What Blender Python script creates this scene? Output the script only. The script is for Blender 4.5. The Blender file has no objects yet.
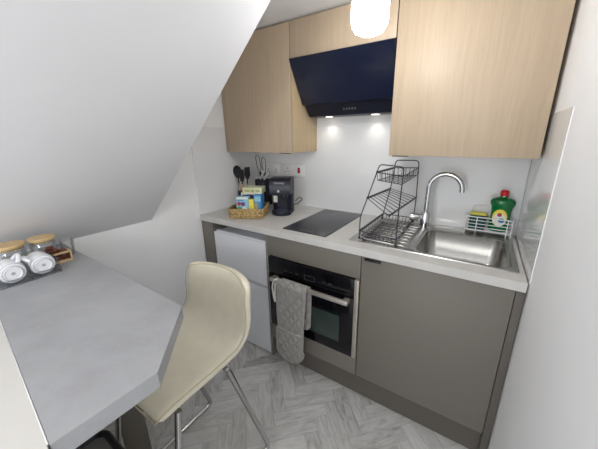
import bpy, bmesh, math, random
from mathutils import Vector, Matrix
C = bpy.context.scene.collection
random.seed(7)
PI = math.pi
W = 1.82            # room width, back wall at y = 0, left wall at x = 0
CT = 0.91           # worktop height
CEIL = 2.047

# ------------------------------------------------------------------ materials
def new_mat(name):
    m = bpy.data.materials.new(name); m.use_nodes = True
    nt = m.node_tree; nt.nodes.clear()
    out = nt.nodes.new('ShaderNodeOutputMaterial')
    b = nt.nodes.new('ShaderNodeBsdfPrincipled')
    nt.links.new(b.outputs[0], out.inputs[0])
    return m, nt, b, out

def mat(name, col, rough=.5, metal=0., var=.04, scale=30., bump=0., bscale=200., coat=0., spec=.5):
    m, nt, b, out = new_mat(name)
    tc = nt.nodes.new('ShaderNodeTexCoord')
    n = nt.nodes.new('ShaderNodeTexNoise'); n.inputs['Scale'].default_value = scale; n.inputs['Detail'].default_value = 4
    nt.links.new(tc.outputs['Object'], n.inputs['Vector'])
    r = nt.nodes.new('ShaderNodeValToRGB')
    r.color_ramp.elements[0].position = .3; r.color_ramp.elements[1].position = .7
    r.color_ramp.elements[0].color = (*[max(0, c*(1-var)) for c in col], 1)
    r.color_ramp.elements[1].color = (*[min(1, c*(1+var)) for c in col], 1)
    nt.links.new(n.outputs[0], r.inputs[0]); nt.links.new(r.outputs[0], b.inputs['Base Color'])
    b.inputs['Roughness'].default_value = rough; b.inputs['Metallic'].default_value = metal
    b.inputs['Coat Weight'].default_value = coat; b.inputs['Specular IOR Level'].default_value = spec
    if bump:
        n2 = nt.nodes.new('ShaderNodeTexNoise'); n2.inputs['Scale'].default_value = bscale
        nt.links.new(tc.outputs['Object'], n2.inputs['Vector'])
        bp = nt.nodes.new('ShaderNodeBump'); bp.inputs['Strength'].default_value = bump; bp.inputs['Distance'].default_value = .002
        nt.links.new(n2.outputs[0], bp.inputs['Height']); nt.links.new(bp.outputs[0], b.inputs['Normal'])
    return m

def emis(name, col, s):
    m, nt, b, out = new_mat(name)
    b.inputs['Base Color'].default_value = (*col, 1)
    b.inputs['Emission Color'].default_value = (*col, 1); b.inputs['Emission Strength'].default_value = s
    return m

def clear(name, tint=(1, 1, 1), fac=.12, rough=.03):
    m, nt, b, out = new_mat(name); nt.nodes.remove(b)
    t = nt.nodes.new('ShaderNodeBsdfTransparent'); t.inputs[0].default_value = (*tint, 1)
    g = nt.nodes.new('ShaderNodeBsdfGlossy'); g.inputs['Roughness'].default_value = rough
    mx = nt.nodes.new('ShaderNodeMixShader'); mx.inputs[0].default_value = fac
    lw = nt.nodes.new('ShaderNodeLayerWeight'); lw.inputs[0].default_value = .35
    ma = nt.nodes.new('ShaderNodeMath'); ma.operation = 'MULTIPLY_ADD'; ma.inputs[1].default_value = .5; ma.inputs[2].default_value = fac
    nt.links.new(lw.outputs['Fresnel'], ma.inputs[0]); nt.links.new(ma.outputs[0], mx.inputs[0])
    nt.links.new(t.outputs[0], mx.inputs[1]); nt.links.new(g.outputs[0], mx.inputs[2]); nt.links.new(mx.outputs[0], out.inputs[0])
    return m

def wood(name, c1, c2, rough=.45, axis='Z', sc=1.0):
    m, nt, b, out = new_mat(name)
    tc = nt.nodes.new('ShaderNodeTexCoord'); mp = nt.nodes.new('ShaderNodeMapping')
    s = {'X': (1.2, 22, 22), 'Y': (22, 1.2, 22), 'Z': (22, 22, 1.2)}[axis]
    mp.inputs['Scale'].default_value = [k*sc for k in s]
    nt.links.new(tc.outputs['Object'], mp.inputs[0])
    n = nt.nodes.new('ShaderNodeTexNoise'); n.inputs['Scale'].default_value = 1.6; n.inputs['Detail'].default_value = 7; n.inputs['Roughness'].default_value = .62; n.inputs['Distortion'].default_value = .6
    nt.links.new(mp.outputs[0], n.inputs['Vector'])
    n2 = nt.nodes.new('ShaderNodeTexNoise'); n2.inputs['Scale'].default_value = 7.5; n2.inputs['Detail'].default_value = 3
    nt.links.new(mp.outputs[0], n2.inputs['Vector'])
    mx = nt.nodes.new('ShaderNodeMath'); mx.operation = 'MULTIPLY_ADD'; mx.inputs[1].default_value = .35
    sb = nt.nodes.new('ShaderNodeMath'); sb.operation = 'MULTIPLY'; sb.inputs[1].default_value = .65
    nt.links.new(n.outputs[0], sb.inputs[0]); nt.links.new(n2.outputs[0], mx.inputs[0]); nt.links.new(sb.outputs[0], mx.inputs[2])
    r = nt.nodes.new('ShaderNodeValToRGB')
    r.color_ramp.elements[0].position = .36; r.color_ramp.elements[1].position = .62
    r.color_ramp.elements[0].color = (*c2, 1); r.color_ramp.elements[1].color = (*c1, 1)
    nt.links.new(mx.outputs[0], r.inputs[0]); nt.links.new(r.outputs[0], b.inputs['Base Color'])
    b.inputs['Roughness'].default_value = rough
    bp = nt.nodes.new('ShaderNodeBump'); bp.inputs['Strength'].default_value = .08; bp.inputs['Distance'].default_value = .001
    nt.links.new(mx.outputs[0], bp.inputs['Height']); nt.links.new(bp.outputs[0], b.inputs['Normal'])
    return m

def concrete(name, col, var=.1):
    m, nt, b, out = new_mat(name)
    tc = nt.nodes.new('ShaderNodeTexCoord')
    n = nt.nodes.new('ShaderNodeTexNoise'); n.inputs['Scale'].default_value = 9; n.inputs['Detail'].default_value = 9; n.inputs['Roughness'].default_value = .68
    nt.links.new(tc.outputs['Object'], n.inputs['Vector'])
    r = nt.nodes.new('ShaderNodeValToRGB')
    r.color_ramp.elements[0].position = .28; r.color_ramp.elements[1].position = .72
    r.color_ramp.elements[0].color = (*[c*(1-var) for c in col], 1); r.color_ramp.elements[1].color = (*[min(1, c*(1+var)) for c in col], 1)
    nt.links.new(n.outputs[0], r.inputs[0]); nt.links.new(r.outputs[0], b.inputs['Base Color'])
    b.inputs['Roughness'].default_value = .42
    return m

def floor_mat():
    m, nt, b, out = new_mat('herringbone_vinyl')
    uv = nt.nodes.new('ShaderNodeUVMap'); uv.uv_map = 'plank'
    mp = nt.nodes.new('ShaderNodeMapping'); mp.inputs['Scale'].default_value = (6, 26, 1)
    nt.links.new(uv.outputs[0], mp.inputs[0])
    n = nt.nodes.new('ShaderNodeTexNoise'); n.inputs['Scale'].default_value = 1; n.inputs['Detail'].default_value = 6; n.inputs['Roughness'].default_value = .65; n.inputs['Distortion'].default_value = 1.6
    nt.links.new(mp.outputs[0], n.inputs['Vector'])
    at = nt.nodes.new('ShaderNodeAttribute'); at.attribute_name = 'tone'
    ad = nt.nodes.new('ShaderNodeMath'); ad.operation = 'MULTIPLY_ADD'; ad.inputs[1].default_value = .30
    nt.links.new(at.outputs['Fac'], ad.inputs[0]); nt.links.new(n.outputs[0], ad.inputs[2])
    r = nt.nodes.new('ShaderNodeValToRGB'); cr = r.color_ramp
    cr.elements[0].position = .3; cr.elements[0].color = (.15, .145, .135, 1)
    cr.elements[1].position = .9; cr.elements[1].color = (.70, .695, .68, 1)
    e = cr.elements.new(.46); e.color = (.38, .375, .36, 1)
    e = cr.elements.new(.62); e.color = (.54, .535, .52, 1)
    nt.links.new(ad.outputs[0], r.inputs[0])
    # groove between planks from the second uv layer (0..1 across a plank)
    uv2 = nt.nodes.new('ShaderNodeUVMap'); uv2.uv_map = 'edge'
    sp = nt.nodes.new('ShaderNodeSeparateXYZ'); nt.links.new(uv2.outputs[0], sp.inputs[0])
    def edge(sock, w):
        s = nt.nodes.new('ShaderNodeMath'); s.operation = 'SUBTRACT'; s.inputs[1].default_value = .5; nt.links.new(sock, s.inputs[0])
        a = nt.nodes.new('ShaderNodeMath'); a.operation = 'ABSOLUTE'; nt.links.new(s.outputs[0], a.inputs[0])
        g = nt.nodes.new('ShaderNodeMath'); g.operation = 'GREATER_THAN'; g.inputs[1].default_value = .5 - w; nt.links.new(a.outputs[0], g.inputs[0])
        return g.outputs[0]
    mxx = nt.nodes.new('ShaderNodeMath'); mxx.operation = 'MAXIMUM'
    nt.links.new(edge(sp.outputs[0], .004), mxx.inputs[0]); nt.links.new(edge(sp.outputs[1], .014), mxx.inputs[1])
    mm = nt.nodes.new('ShaderNodeMix'); mm.data_type = 'RGBA'
    sc = nt.nodes.new('ShaderNodeMath'); sc.operation = 'MULTIPLY'; sc.inputs[1].default_value = .4
    nt.links.new(mxx.outputs[0], sc.inputs[0]); nt.links.new(sc.outputs[0], mm.inputs['Factor'])
    nt.links.new(r.outputs[0], mm.inputs['A']); mm.inputs['B'].default_value = (.16, .155, .15, 1)
    nt.links.new(mm.outputs['Result'], b.inputs['Base Color'])
    b.inputs['Roughness'].default_value = .42
    return m

def quilt_mat():
    m, nt, b, out = new_mat('quilted_grey_cotton')
    tc = nt.nodes.new('ShaderNodeTexCoord'); sp = nt.nodes.new('ShaderNodeSeparateXYZ')
    nt.links.new(tc.outputs['Object'], sp.inputs[0])
    def wave(sign):
        a = nt.nodes.new('ShaderNodeMath'); a.operation = 'MULTIPLY_ADD'; a.inputs[1].default_value = sign*1.25
        nt.links.new(sp.outputs['X'], a.inputs[0]); nt.links.new(sp.outputs['Z'], a.inputs[2])
        f = nt.nodes.new('ShaderNodeMath'); f.operation = 'MULTIPLY'; f.inputs[1].default_value = PI/.07; nt.links.new(a.outputs[0], f.inputs[0])
        s = nt.nodes.new('ShaderNodeMath'); s.operation = 'SINE'; nt.links.new(f.outputs[0], s.inputs[0])
        ab = nt.nodes.new('ShaderNodeMath'); ab.operation = 'ABSOLUTE'; nt.links.new(s.outputs[0], ab.inputs[0])
        return ab.outputs[0]
    mn = nt.nodes.new('ShaderNodeMath'); mn.operation = 'MINIMUM'
    nt.links.new(wave(1), mn.inputs[0]); nt.links.new(wave(-1), mn.inputs[1])
    pw = nt.nodes.new('ShaderNodeMath'); pw.operation = 'POWER'; pw.inputs[1].default_value = .45; nt.links.new(mn.outputs[0], pw.inputs[0])
    bp = nt.nodes.new('ShaderNodeBump'); bp.inputs['Strength'].default_value = 1; bp.inputs['Distance'].default_value = .009
    nt.links.new(pw.outputs[0], bp.inputs['Height']); nt.links.new(bp.outputs[0], b.inputs['Normal'])
    n = nt.nodes.new('ShaderNodeTexNoise'); n.inputs['Scale'].default_value = 120; nt.links.new(tc.outputs['Object'], n.inputs['Vector'])
    r = nt.nodes.new('ShaderNodeValToRGB'); r.color_ramp.elements[0].color = (.36, .345, .325, 1); r.color_ramp.elements[1].color = (.44, .425, .40, 1)
    nt.links.new(n.outputs[0], r.inputs[0]); nt.links.new(r.outputs[0], b.inputs['Base Color'])
    b.inputs['Roughness'].default_value = .9
    return m

def weave_mat():
    m, nt, b, out = new_mat('woven_seagrass')
    tc = nt.nodes.new('ShaderNodeTexCoord')
    n = nt.nodes.new('ShaderNodeTexNoise'); n.inputs['Scale'].default_value = 70; n.inputs['Detail'].default_value = 5
    nt.links.new(tc.outputs['Object'], n.inputs['Vector'])
    r = nt.nodes.new('ShaderNodeValToRGB'); r.color_ramp.elements[0].position = .35; r.color_ramp.elements[1].position = .65
    r.color_ramp.elements[0].color = (.26, .16, .055, 1); r.color_ramp.elements[1].color = (.62, .45, .21, 1)
    nt.links.new(n.outputs[0], r.inputs[0]); nt.links.new(r.outputs[0], b.inputs['Base Color'])
    bp = nt.nodes.new('ShaderNodeBump'); bp.inputs['Strength'].default_value = .7; bp.inputs['Distance'].default_value = .004
    nt.links.new(n.outputs[0], bp.inputs['Height']); nt.links.new(bp.outputs[0], b.inputs['Normal'])
    b.inputs['Roughness'].default_value = .8
    return m

M = dict(
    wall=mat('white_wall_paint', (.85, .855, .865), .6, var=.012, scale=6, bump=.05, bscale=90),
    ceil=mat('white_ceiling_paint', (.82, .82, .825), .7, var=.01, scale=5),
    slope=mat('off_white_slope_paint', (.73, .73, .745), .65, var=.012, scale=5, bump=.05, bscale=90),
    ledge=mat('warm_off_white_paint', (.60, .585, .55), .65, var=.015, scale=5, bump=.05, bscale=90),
    splash=mat('glossy_white_splash_panel', (.80, .81, .82), .12, var=.006, scale=4, coat=.3),
    taupe=mat('taupe_matt_laminate', (.178, .161, .139), .5, var=.04, scale=160),
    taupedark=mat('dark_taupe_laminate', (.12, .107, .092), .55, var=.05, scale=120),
    carcass=mat('grey_carcass_board', (.2, .19, .175), .6),
    oak=wood('pale_oak_veneer', (.50, .395, .282), (.445, .345, .24)),
    oaklit=wood('pale_oak_lit_side', (.60, .46, .28), (.53, .40, .235)),  # same oak, with lamp light on the sides put into a paler, yellower colour
    worktop=concrete('pale_concrete_worktop', (.60, .59, .57), .07),
    bar=concrete('grey_concrete_bar_top', (.335, .34, .352), .12),
    white=mat('white_appliance_enamel', (.74, .76, .80), .35, var=.015),
    whitepl=mat('white_plastic', (.82, .82, .81), .35, var=.01),
    blackgl=mat('black_appliance_glass', (.004, .004, .006), .08, var=0, coat=0., spec=.3),
    hoodgl=mat('dark_blue_black_hood_glass', (.010, .0135, .033), .04, var=0, coat=.2),
    hobgl=mat('black_ceramic_hob_glass', (.045, .047, .056), .28, var=0, coat=0., spec=.6),
    winglass=mat('smoked_oven_window', (.03, .045, .04), .12, var=.1, scale=8),
    steel=mat('brushed_steel', (.44, .43, .41), .25, 1., var=.05, scale=60),
    steelL=mat('satin_steel_trim', (.60, .56, .50), .4, .8, var=.03),
    chrome=mat('polished_chrome', (.72, .73, .75), .1, 1., var=0),
    chairchrome=mat('chair_chrome', (.5, .5, .5), .16, 1., var=0),
    black=mat('black_plastic', (.012, .012, .015), .35, var=.1),
    navy=mat('blue_black_plastic', (.010, .012, .024), .35, var=.1, spec=.35),
    navyL=mat('slate_plastic', (.035, .042, .065), .35, var=.1),
    wire=mat('black_coated_wire', (.02, .018, .03), .35, var=.1),
    wwire=mat('white_coated_wire', (.82, .83, .84), .35, var=.01),
    rubber=mat('black_silicone', (.010, .010, .014), .5, var=.1, spec=.25),
    cream=mat('cream_leather', (.71, .67, .54), .45, var=.03, scale=25, bump=.12, bscale=260),
    creamd=mat('cream_stitched_seam', (.52, .46, .32), .5, var=.03),
    bamboo=wood('bamboo', (.66, .48, .25), (.52, .36, .17), .45, 'X', 2),
    pine=wood('light_wood_tray', (.66, .50, .28), (.55, .39, .19), .5, 'X', 2),
    handle=wood('beech_handle', (.62, .43, .22), (.5, .33, .15), .5, 'Z', 3),
    acryl=clear('clear_acrylic', (.97, .98, .99), .03), acedge=clear('acrylic_edge', (.55, .58, .64), .3),
    glass=clear('jar_glass', (.96, .97, .97), .04),
    china=mat('white_porcelain', (.78, .79, .82), .12, var=.01, coat=.4),
    chinag=mat('pale_grey_mark_and_reflection', (.36, .38, .43), .3, var=.02),  # for the maker's mark and the painted reflections on the cups
    maroon=mat('maroon_foil_wrapper', (.10, .018, .012), .3, var=.25, scale=50),
    brownf=mat('brown_foil_wrapper', (.15, .04, .022), .3, var=.25, scale=50),
    quilt=quilt_mat(), weave=weave_mat(), floor=floor_mat(),
    piping=mat('pale_grey_piping', (.40, .385, .365), .8, var=.03),
    tape=mat('white_cotton_tape', (.75, .73, .69), .9, var=.03),
    green=mat('green_detergent', (.0, .15, .035), .12, var=.1, coat=.4), greend=mat('dark_green_scourer', (.012, .065, .06), .9, var=.2, scale=120, bump=.4),
    yellow=mat('yellow_sponge', (.72, .65, .12), .85, var=.08, scale=150),
    red=mat('red_plastic', (.62, .01, .015), .3, var=.03),
    redsw=mat('red_switch', (.38, .01, .02), .35, var=.03),
    lblw=mat('white_paper_label', (.8, .8, .74), .5, var=.02), lbly=mat('yellow_label_print', (.82, .68, .08), .5, var=.03),
    lblb=mat('blue_label_print', (.03, .22, .42), .5, var=.03),
    pbox=mat('pale_blue_carton', (.25, .50, .66), .5, var=.05), bbox=mat('blue_carton', (.04, .23, .50), .45, var=.05),
    pgreen=mat('pale_green_carton', (.60, .62, .42), .6, var=.04), pgreend=mat('olive_print', (.34, .38, .14), .6, var=.1),
    pred=mat('red_print', (.42, .03, .06), .5), ppurple=mat('purple_print', (.12, .06, .22), .5), pgrn=mat('green_print', (.10, .30, .05), .5),
    cardw=mat('white_card', (.74, .72, .64), .6), kraft=mat('kraft_card', (.46, .33, .18), .7),
    grey=mat('grey_plastic', (.22, .215, .21), .4, var=.05), dark=mat('dark_gap', (.01, .01, .01), .8, var=0),
    mark=mat('pale_print', (.55, .56, .58), .5, var=0), markd=mat('dim_grey_print', (.07, .07, .08), .4, var=0),
    lamp=emis('opal_glass_lit', (1, .985, .97), 29), led=emis('hood_led', (1, .93, .82), 2.5),
)

# ------------------------------------------------------------------ mesh helpers
def bx(bm, x0, x1, y0, y1, z0, z1, bevel=0., seg=2):
    r = bmesh.ops.create_cube(bm, size=1)
    vs = r['verts']
    for v in vs:
        v.co = Vector((x0+(v.co.x+.5)*(x1-x0), y0+(v.co.y+.5)*(y1-y0), z0+(v.co.z+.5)*(z1-z0)))
    if bevel:
        es = list({e for v in vs for e in v.link_edges})
        bmesh.ops.bevel(bm, geom=es, offset=bevel, segments=seg, affect='EDGES', profile=.5)

def box(x0, x1, y0, y1, z0, z1, bevel=0., seg=2):
    bm = bmesh.new(); bx(bm, x0, x1, y0, y1, z0, z1, bevel, seg); return bm

def ring(bm, cs):
    return [bm.verts.new(c) for c in cs]

def bridge(bm, a, b):
    n = len(a)
    for i in range(n):
        bm.faces.new((a[i], a[(i+1) % n], b[(i+1) % n], b[i]))

def tube(bm, pts, r, seg=8, closed=False):
    pts = [Vector(p) for p in pts]; n = len(pts); rings = []
    prev = None
    for i, p in enumerate(pts):
        if closed: t = (pts[(i+1) % n]-pts[i-1])
        elif i == 0: t = pts[1]-p
        elif i == n-1: t = p-pts[-2]
        else: t = (pts[i+1]-p).normalized()+(p-pts[i-1]).normalized()
        t.normalize()
        if prev is None:
            u = t.orthogonal().normalized()
        else:
            u = prev-t*prev.dot(t)
            u = u.normalized() if u.length > 1e-6 else t.orthogonal().normalized()
        prev = u; v = t.cross(u)
        rr = r[i] if isinstance(r, (list, tuple)) else r
        rings.append(ring(bm, [p+(u*math.cos(2*PI*k/seg)+v*math.sin(2*PI*k/seg))*rr for k in range(seg)]))
    for i in range(n-1): bridge(bm, rings[i], rings[i+1])
    if closed:
        # match the seam to the nearest rotation
        a, b = rings[-1], rings[0]
        k = min(range(seg), key=lambda k: sum((a[j].co-b[(j+k) % seg].co).length for j in range(seg)))
        bridge(bm, a, b[k:]+b[:k])
    else:
        bm.faces.new(rings[0][::-1]); bm.faces.new(rings[-1])

def arc_pts(pts, rad, n=5):
    """polyline with rounded corners"""
    pts = [Vector(p) for p in pts]; out = [pts[0]]
    for i in range(1, len(pts)-1):
        a = (pts[i-1]-pts[i]); b = (pts[i+1]-pts[i])
        d = min(rad, a.length*.45, b.length*.45)
        p0 = pts[i]+a.normalized()*d; p1 = pts[i]+b.normalized()*d
        for k in range(n+1):
            t = k/n; out.append(p0*(1-t)**2+pts[i]*2*t*(1-t)+p1*t*t)
    out.append(pts[-1]); return out

def lathe(bm, prof, c=(0, 0, 0), seg=24, axis='Z', sx=1., sy=1.):
    c = Vector(c); rings = []
    for r, h in prof:
        cs = []
        for k in range(seg):
            a = 2*PI*k/seg; x, y = math.cos(a)*r*sx, math.sin(a)*r*sy
            cs.append(c+Vector({'Z': (x, y, h), 'Y': (x, h, y), 'X': (h, x, y)}[axis]))
        rings.append(ring(bm, cs))
    for i in range(len(rings)-1): bridge(bm, rings[i], rings[i+1])
    if prof[0][0] > 1e-4: bm.faces.new(rings[0][::-1])
    if prof[-1][0] > 1e-4: bm.faces.new(rings[-1])

def prism(bm, poly, axis, a0, a1):
    """extrude a 2d polygon: axis X -> poly (y,z), Y -> (x,z), Z -> (x,y)"""
    f = {'X': lambda p, a: (a, p[0], p[1]), 'Y': lambda p, a: (p[0], a, p[1]), 'Z': lambda p, a: (p[0], p[1], a)}[axis]
    A = ring(bm, [f(p, a0) for p in poly]); B = ring(bm, [f(p, a1) for p in poly])
    bridge(bm, A, B); bm.faces.new(A[::-1]); bm.faces.new(B)

def rrect(cx, cy, hx, hy, r, n=5):
    out = []
    for qx, qy, a0 in ((1, 1, 0), (-1, 1, PI/2), (-1, -1, PI), (1, -1, 1.5*PI)):
        for k in range(n+1):
            a = a0+PI/2*k/n
            out.append((cx+qx*(hx-r)+math.cos(a)*r, cy+qy*(hy-r)+math.sin(a)*r))
    return out

def bev(bm, off, seg=2, ang=.6):
    es = [e for e in bm.edges if len(e.link_faces) == 2 and e.calc_face_angle(0) > ang]
    bmesh.ops.bevel(bm, geom=es, offset=off, segments=seg, affect='EDGES', profile=.5)

# ------------------------------------------------------------------ object helpers
def link(name, bm, m, parent=None, world=True, smooth=True, ang=40):
    bmesh.ops.recalc_face_normals(bm, faces=bm.faces)
    me = bpy.data.meshes.new(name); o = bpy.data.objects.new(name, me); C.objects.link(o)
    if parent is not None:
        o.parent = parent
        if world:
            p = parent
            while p.parent: p = p.parent
            bm.transform((Matrix.Translation(p.location) @ Matrix.Rotation(p.rotation_euler.z, 4, 'Z')).inverted())
    else:
        vs = bm.verts; n = len(vs)
        lo = Vector([min(v.co[i] for v in vs) for i in range(3)]); hi = Vector([max(v.co[i] for v in vs) for i in range(3)])
        c = Vector(((lo.x+hi.x)/2, (lo.y+hi.y)/2, lo.z)); bm.transform(Matrix.Translation(-c)); o.location = c
    if parent is not None and parent.parent is None and parent.type == 'MESH':
        pass
    bm.to_mesh(me); bm.free()
    me.materials.append(M[m])
    if smooth:
        for p in me.polygons: p.use_smooth = True
        me.set_sharp_from_angle(angle=math.radians(ang))
    return o

def props(o, label, cat, group=None):
    o['label'] = label; o['category'] = cat
    if group: o['group'] = group
    return o

def thing(name, label, cat, loc, rotz=0., group=None):
    o = bpy.data.objects.new(name, None); C.objects.link(o)
    o.empty_display_size = .05; o.location = loc; o.rotation_euler = (0, 0, rotz)
    return props(o, label, cat, group)

def struct(name, bm, m, smooth=False):
    o = link(name, bm, m, smooth=smooth); o['kind'] = 'structure'; return o

def solidify(o, t, off=0., sub=0):
    s = o.modifiers.new('thick', 'SOLIDIFY'); s.thickness = t; s.offset = off
    if sub:
        q = o.modifiers.new('sub', 'SUBSURF'); q.levels = sub; q.render_levels = sub

# ------------------------------------------------------------------ room shell
YN = -1.712                                   # room-side face of the near wall
struct('wall_back', box(-.1, W+.1, 0, .1, -.05, CEIL+.1), 'wall')
struct('wall_left', box(-.1, 0, -3.4, 0, -.05, CEIL+.1), 'wall')
struct('wall_right', box(W, W+.1, -3.4, 0, -.05, CEIL+.1), 'wall')
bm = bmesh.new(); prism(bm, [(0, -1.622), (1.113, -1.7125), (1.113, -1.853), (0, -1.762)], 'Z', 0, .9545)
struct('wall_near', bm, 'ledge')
struct('ceiling', box(0, W, -3.4, 0, CEIL, CEIL+.08), 'ceil')
bm = bmesh.new()                              # sloped ceiling over the breakfast bar
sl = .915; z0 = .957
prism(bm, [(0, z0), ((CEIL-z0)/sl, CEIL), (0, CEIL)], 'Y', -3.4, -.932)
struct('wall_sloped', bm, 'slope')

# floor: herringbone planks laid at 45 degrees, clipped to the room
def build_floor():
    bm = bmesh.new(); n = 4; w = .07
    uvp = bm.loops.layers.uv.new('plank'); uve = bm.loops.layers.uv.new('edge')
    tone = bm.faces.layers.float.new('tone')
    rot = Matrix.Rotation(PI/4, 4, 'Z'); off = Vector((.9, -1.0, 0))
    ph = Vector((.028, .012, 0))
    for i in range(-48, 49):
        for j in range(-48, 49):
            k = (i-j) % (2*n)
            if k == 0: u0, v0, du, dv, hor = i, j, n, 1, True
            elif k == 2*n-1: u0, v0, du, dv, hor = i, j, 1, n, False
            else: continue
            cs = [(u0, v0), (u0+du, v0), (u0+du, v0+dv), (u0, v0+dv)]
            P = [rot @ (Vector((a*w, b*w, 0))+ph)+off for a, b in cs]
            if max(p.x for p in P) < -.0 or min(p.x for p in P) > W or max(p.y for p in P) < -3.4 or min(p.y for p in P) > 0: continue
            f = bm.faces.new([bm.verts.new(p) for p in P]); f[tone] = random.random()
            ox, oy = random.random()*50, random.random()*50
            for lp, (a, b) in zip(f.loops, cs):
                a2, b2 = (a-u0, b-v0) if hor else (b-v0, a-u0)
                lp[uvp].uv = (ox+a2*w, oy+b2*w); lp[uve].uv = (a2/n, b2)
    for co, no in (((0, 0, 0), (-1, 0, 0)), ((W, 0, 0), (1, 0, 0)), ((0, 0, 0), (0, 1, 0)), ((0, -3.4, 0), (0, -1, 0))):
        bmesh.ops.bisect_plane(bm, geom=bm.verts[:]+bm.edges[:]+bm.faces[:], plane_co=co, plane_no=no, clear_outer=True)
    for f in bm.faces: f.normal_update()
    me = bpy.data.meshes.new('floor'); bm.to_mesh(me); bm.free(); me.materials.append(M['floor'])
    o = bpy.data.objects.new('floor', me); C.objects.link(o); o['kind'] = 'structure'
    return o
build_floor()

# glossy splash panels on three walls
ZS = 1.494
struct('trim_1', box(.006, W-.006, -.006, 0, CT, ZS), 'splash')
struct('trim_2', box(0, .006, -.605, 0, CT, ZS), 'splash')
struct('trim_3', box(W-.003, W, -.605, 0, CT, ZS), 'splash')

# ------------------------------------------------------------------ base run
YF = -.60
t = thing('filler_panel', 'narrow taupe filler panel left of the white fridge against the left wall', 'panel', (.06, -.6, 0))
link('front_board', box(.004, .118, YF, YF+.018, 0, .872, .001), 'taupe', t)
link('side_board', box(.1, .118, YF+.019, -.02, 0, .872), 'carcass', t)

# fridge
t = thing('fridge_freezer', 'small white undercounter fridge freezer with two doors left of the oven', 'fridge', (.35, -.33, 0))
link('body', box(.127, .577, -.545, -.06, .02, .808, .004), 'white', t)
bm = bmesh.new()
prism(bm, [(-.6, .53), (-.55, .53), (-.55, .816), (-.578, .816), (-.584, .803), (-.6, .812)], 'X', .127, .583); bev(bm, .004)
link('freezer_door', bm, 'white', t)
bm = bmesh.new()
prism(bm, [(-.6, .014), (-.55, .014), (-.55, .518), (-.575, .518), (-.582, .5), (-.6, .508)], 'X', .127, .583); bev(bm, .004)
link('fridge_door', bm, 'white', t)
for x in (.145, .537): link('foot', box(x, x+.03, -.54, -.51, 0, .02), 'black', t)

# oven housing
t = thing('oven_housing', 'taupe kitchen unit around the built-in oven beside the fridge', 'cabinet', (.89, -.3, 0))
link('side_board', box(.586, .604, -.598, -.02, 0, .872), 'carcass', t)
link('side_board', box(1.17, 1.188, -.578, -.02, .155, .872), 'carcass', t)
link('top_panel', box(.605, 1.189, YF, YF+.018, .745, .870, .001), 'taupe', t)
link('bottom_panel', box(.605, 1.189, YF, YF+.018, .155, .272, .001), 'taupe', t)
link('oven_shelf', box(.604, 1.17, -.578, -.04, .254, .272), 'carcass', t)

t = thing('built_in_oven', 'black glass built-in oven with steel bar handle under the hob', 'oven', (.89, -.35, .274))
link('body', box(.61, 1.165, -.58, -.08, .275, .735), 'dark', t)
link('control_panel', box(.612, 1.166, -.612, -.581, .640, .741, .002), 'blackgl', t)
link('door', box(.612, 1.166, -.614, -.581, .276, .634, .002), 'blackgl', t)
d = t.children[-1]
link('window', box(.70, 1.09, -.6155, -.614, .342, .505, .0006), 'winglass', d)
for x0, x1 in ((.606, .6115), (1.1665, 1.1885)):
    link('side_trim', box(x0, x1, -.613, -.581, .276, .741, .001), 'steelL', t)
bm = bmesh.new()
tube(bm, [(.66, -.651, .622), (1.148, -.651, .622)], .011, 4)
bm.free(); bm = bmesh.new()
bx(bm, .655, 1.150, -.660, -.642, .611, .634, .003)
hd = link('handle', bm, 'steelL', d)
for x0 in (.657, 1.118):
    link('handle_bracket', box(x0, x0+.03, -.648, -.614, .611, .631, .002), 'steelL', hd)
bm = bmesh.new()
for b in ((.868, .936, .688, .690), (.868, .936, .660, .662), (.868, .870, .660, .690), (.934, .936, .660, .690)):
    bx(bm, b[0], b[1], -.6128, -.612, b[2], b[3])
link('display', bm, 'markd', t)
bm = bmesh.new()
bm.free()
for x in (.73, .77, .81, .985, 1.02): link('touch_mark', box(x, x+.018, -.6126, -.612, .676, .680), 'markd', t)

# sink base unit
t = thing('sink_cabinet', 'wide taupe cupboard with a single door under the sink', 'cabinet', (1.49, -.3, 0))
link('carcass', box(1.192, 1.785, -.58, -.02, .155, .70), 'carcass', t)
dd = link('door', box(1.193, 1.786, YF, YF+.018, .157, .870, .001), 'taupe', t)
bm = bmesh.new(); bx(bm, 1.209, 1.286, -.613, -.6005, .856, .867, .001); bx(bm, 1.209, 1.286, -.6005, -.585, .8705, .8720)
link('handle', bm, 'black', dd)
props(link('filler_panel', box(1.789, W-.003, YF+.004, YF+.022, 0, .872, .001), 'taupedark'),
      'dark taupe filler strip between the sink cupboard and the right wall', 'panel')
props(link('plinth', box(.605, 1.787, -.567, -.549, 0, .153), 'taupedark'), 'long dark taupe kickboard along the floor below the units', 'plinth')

# worktop with sink cut-out
def worktop():
    bm = bmesh.new(); xs = [.0065, 1.115, 1.787, W-.0065]; ys = [-.61, -.518, -.075, -.0065]
    g = [[bm.verts.new((x, y, CT)) for y in ys] for x in xs]; fs = []
    for i in range(3):
        for j in range(3):
            if (i, j) != (1, 1): fs.append(bm.faces.new((g[i][j], g[i+1][j], g[i+1][j+1], g[i][j+1])))
    r = bmesh.ops.extrude_face_region(bm, geom=fs)
    for v in r['geom']:
        if isinstance(v, bmesh.types.BMVert): v.co.z = CT-.037
    es = [e for e in bm.edges if all(abs(v.co.y+.61) < 1e-5 for v in e.verts) and abs(e.verts[0].co.x-e.verts[1].co.x) > .01]
    bmesh.ops.recalc_face_normals(bm, faces=bm.faces)
    bmesh.ops.bevel(bm, geom=es, offset=.003, segments=2, affect='EDGES')
    return bm
props(link('worktop', worktop(), 'worktop', smooth=False), 'long pale grey concrete effect worktop over the kitchen units', 'worktop')

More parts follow.
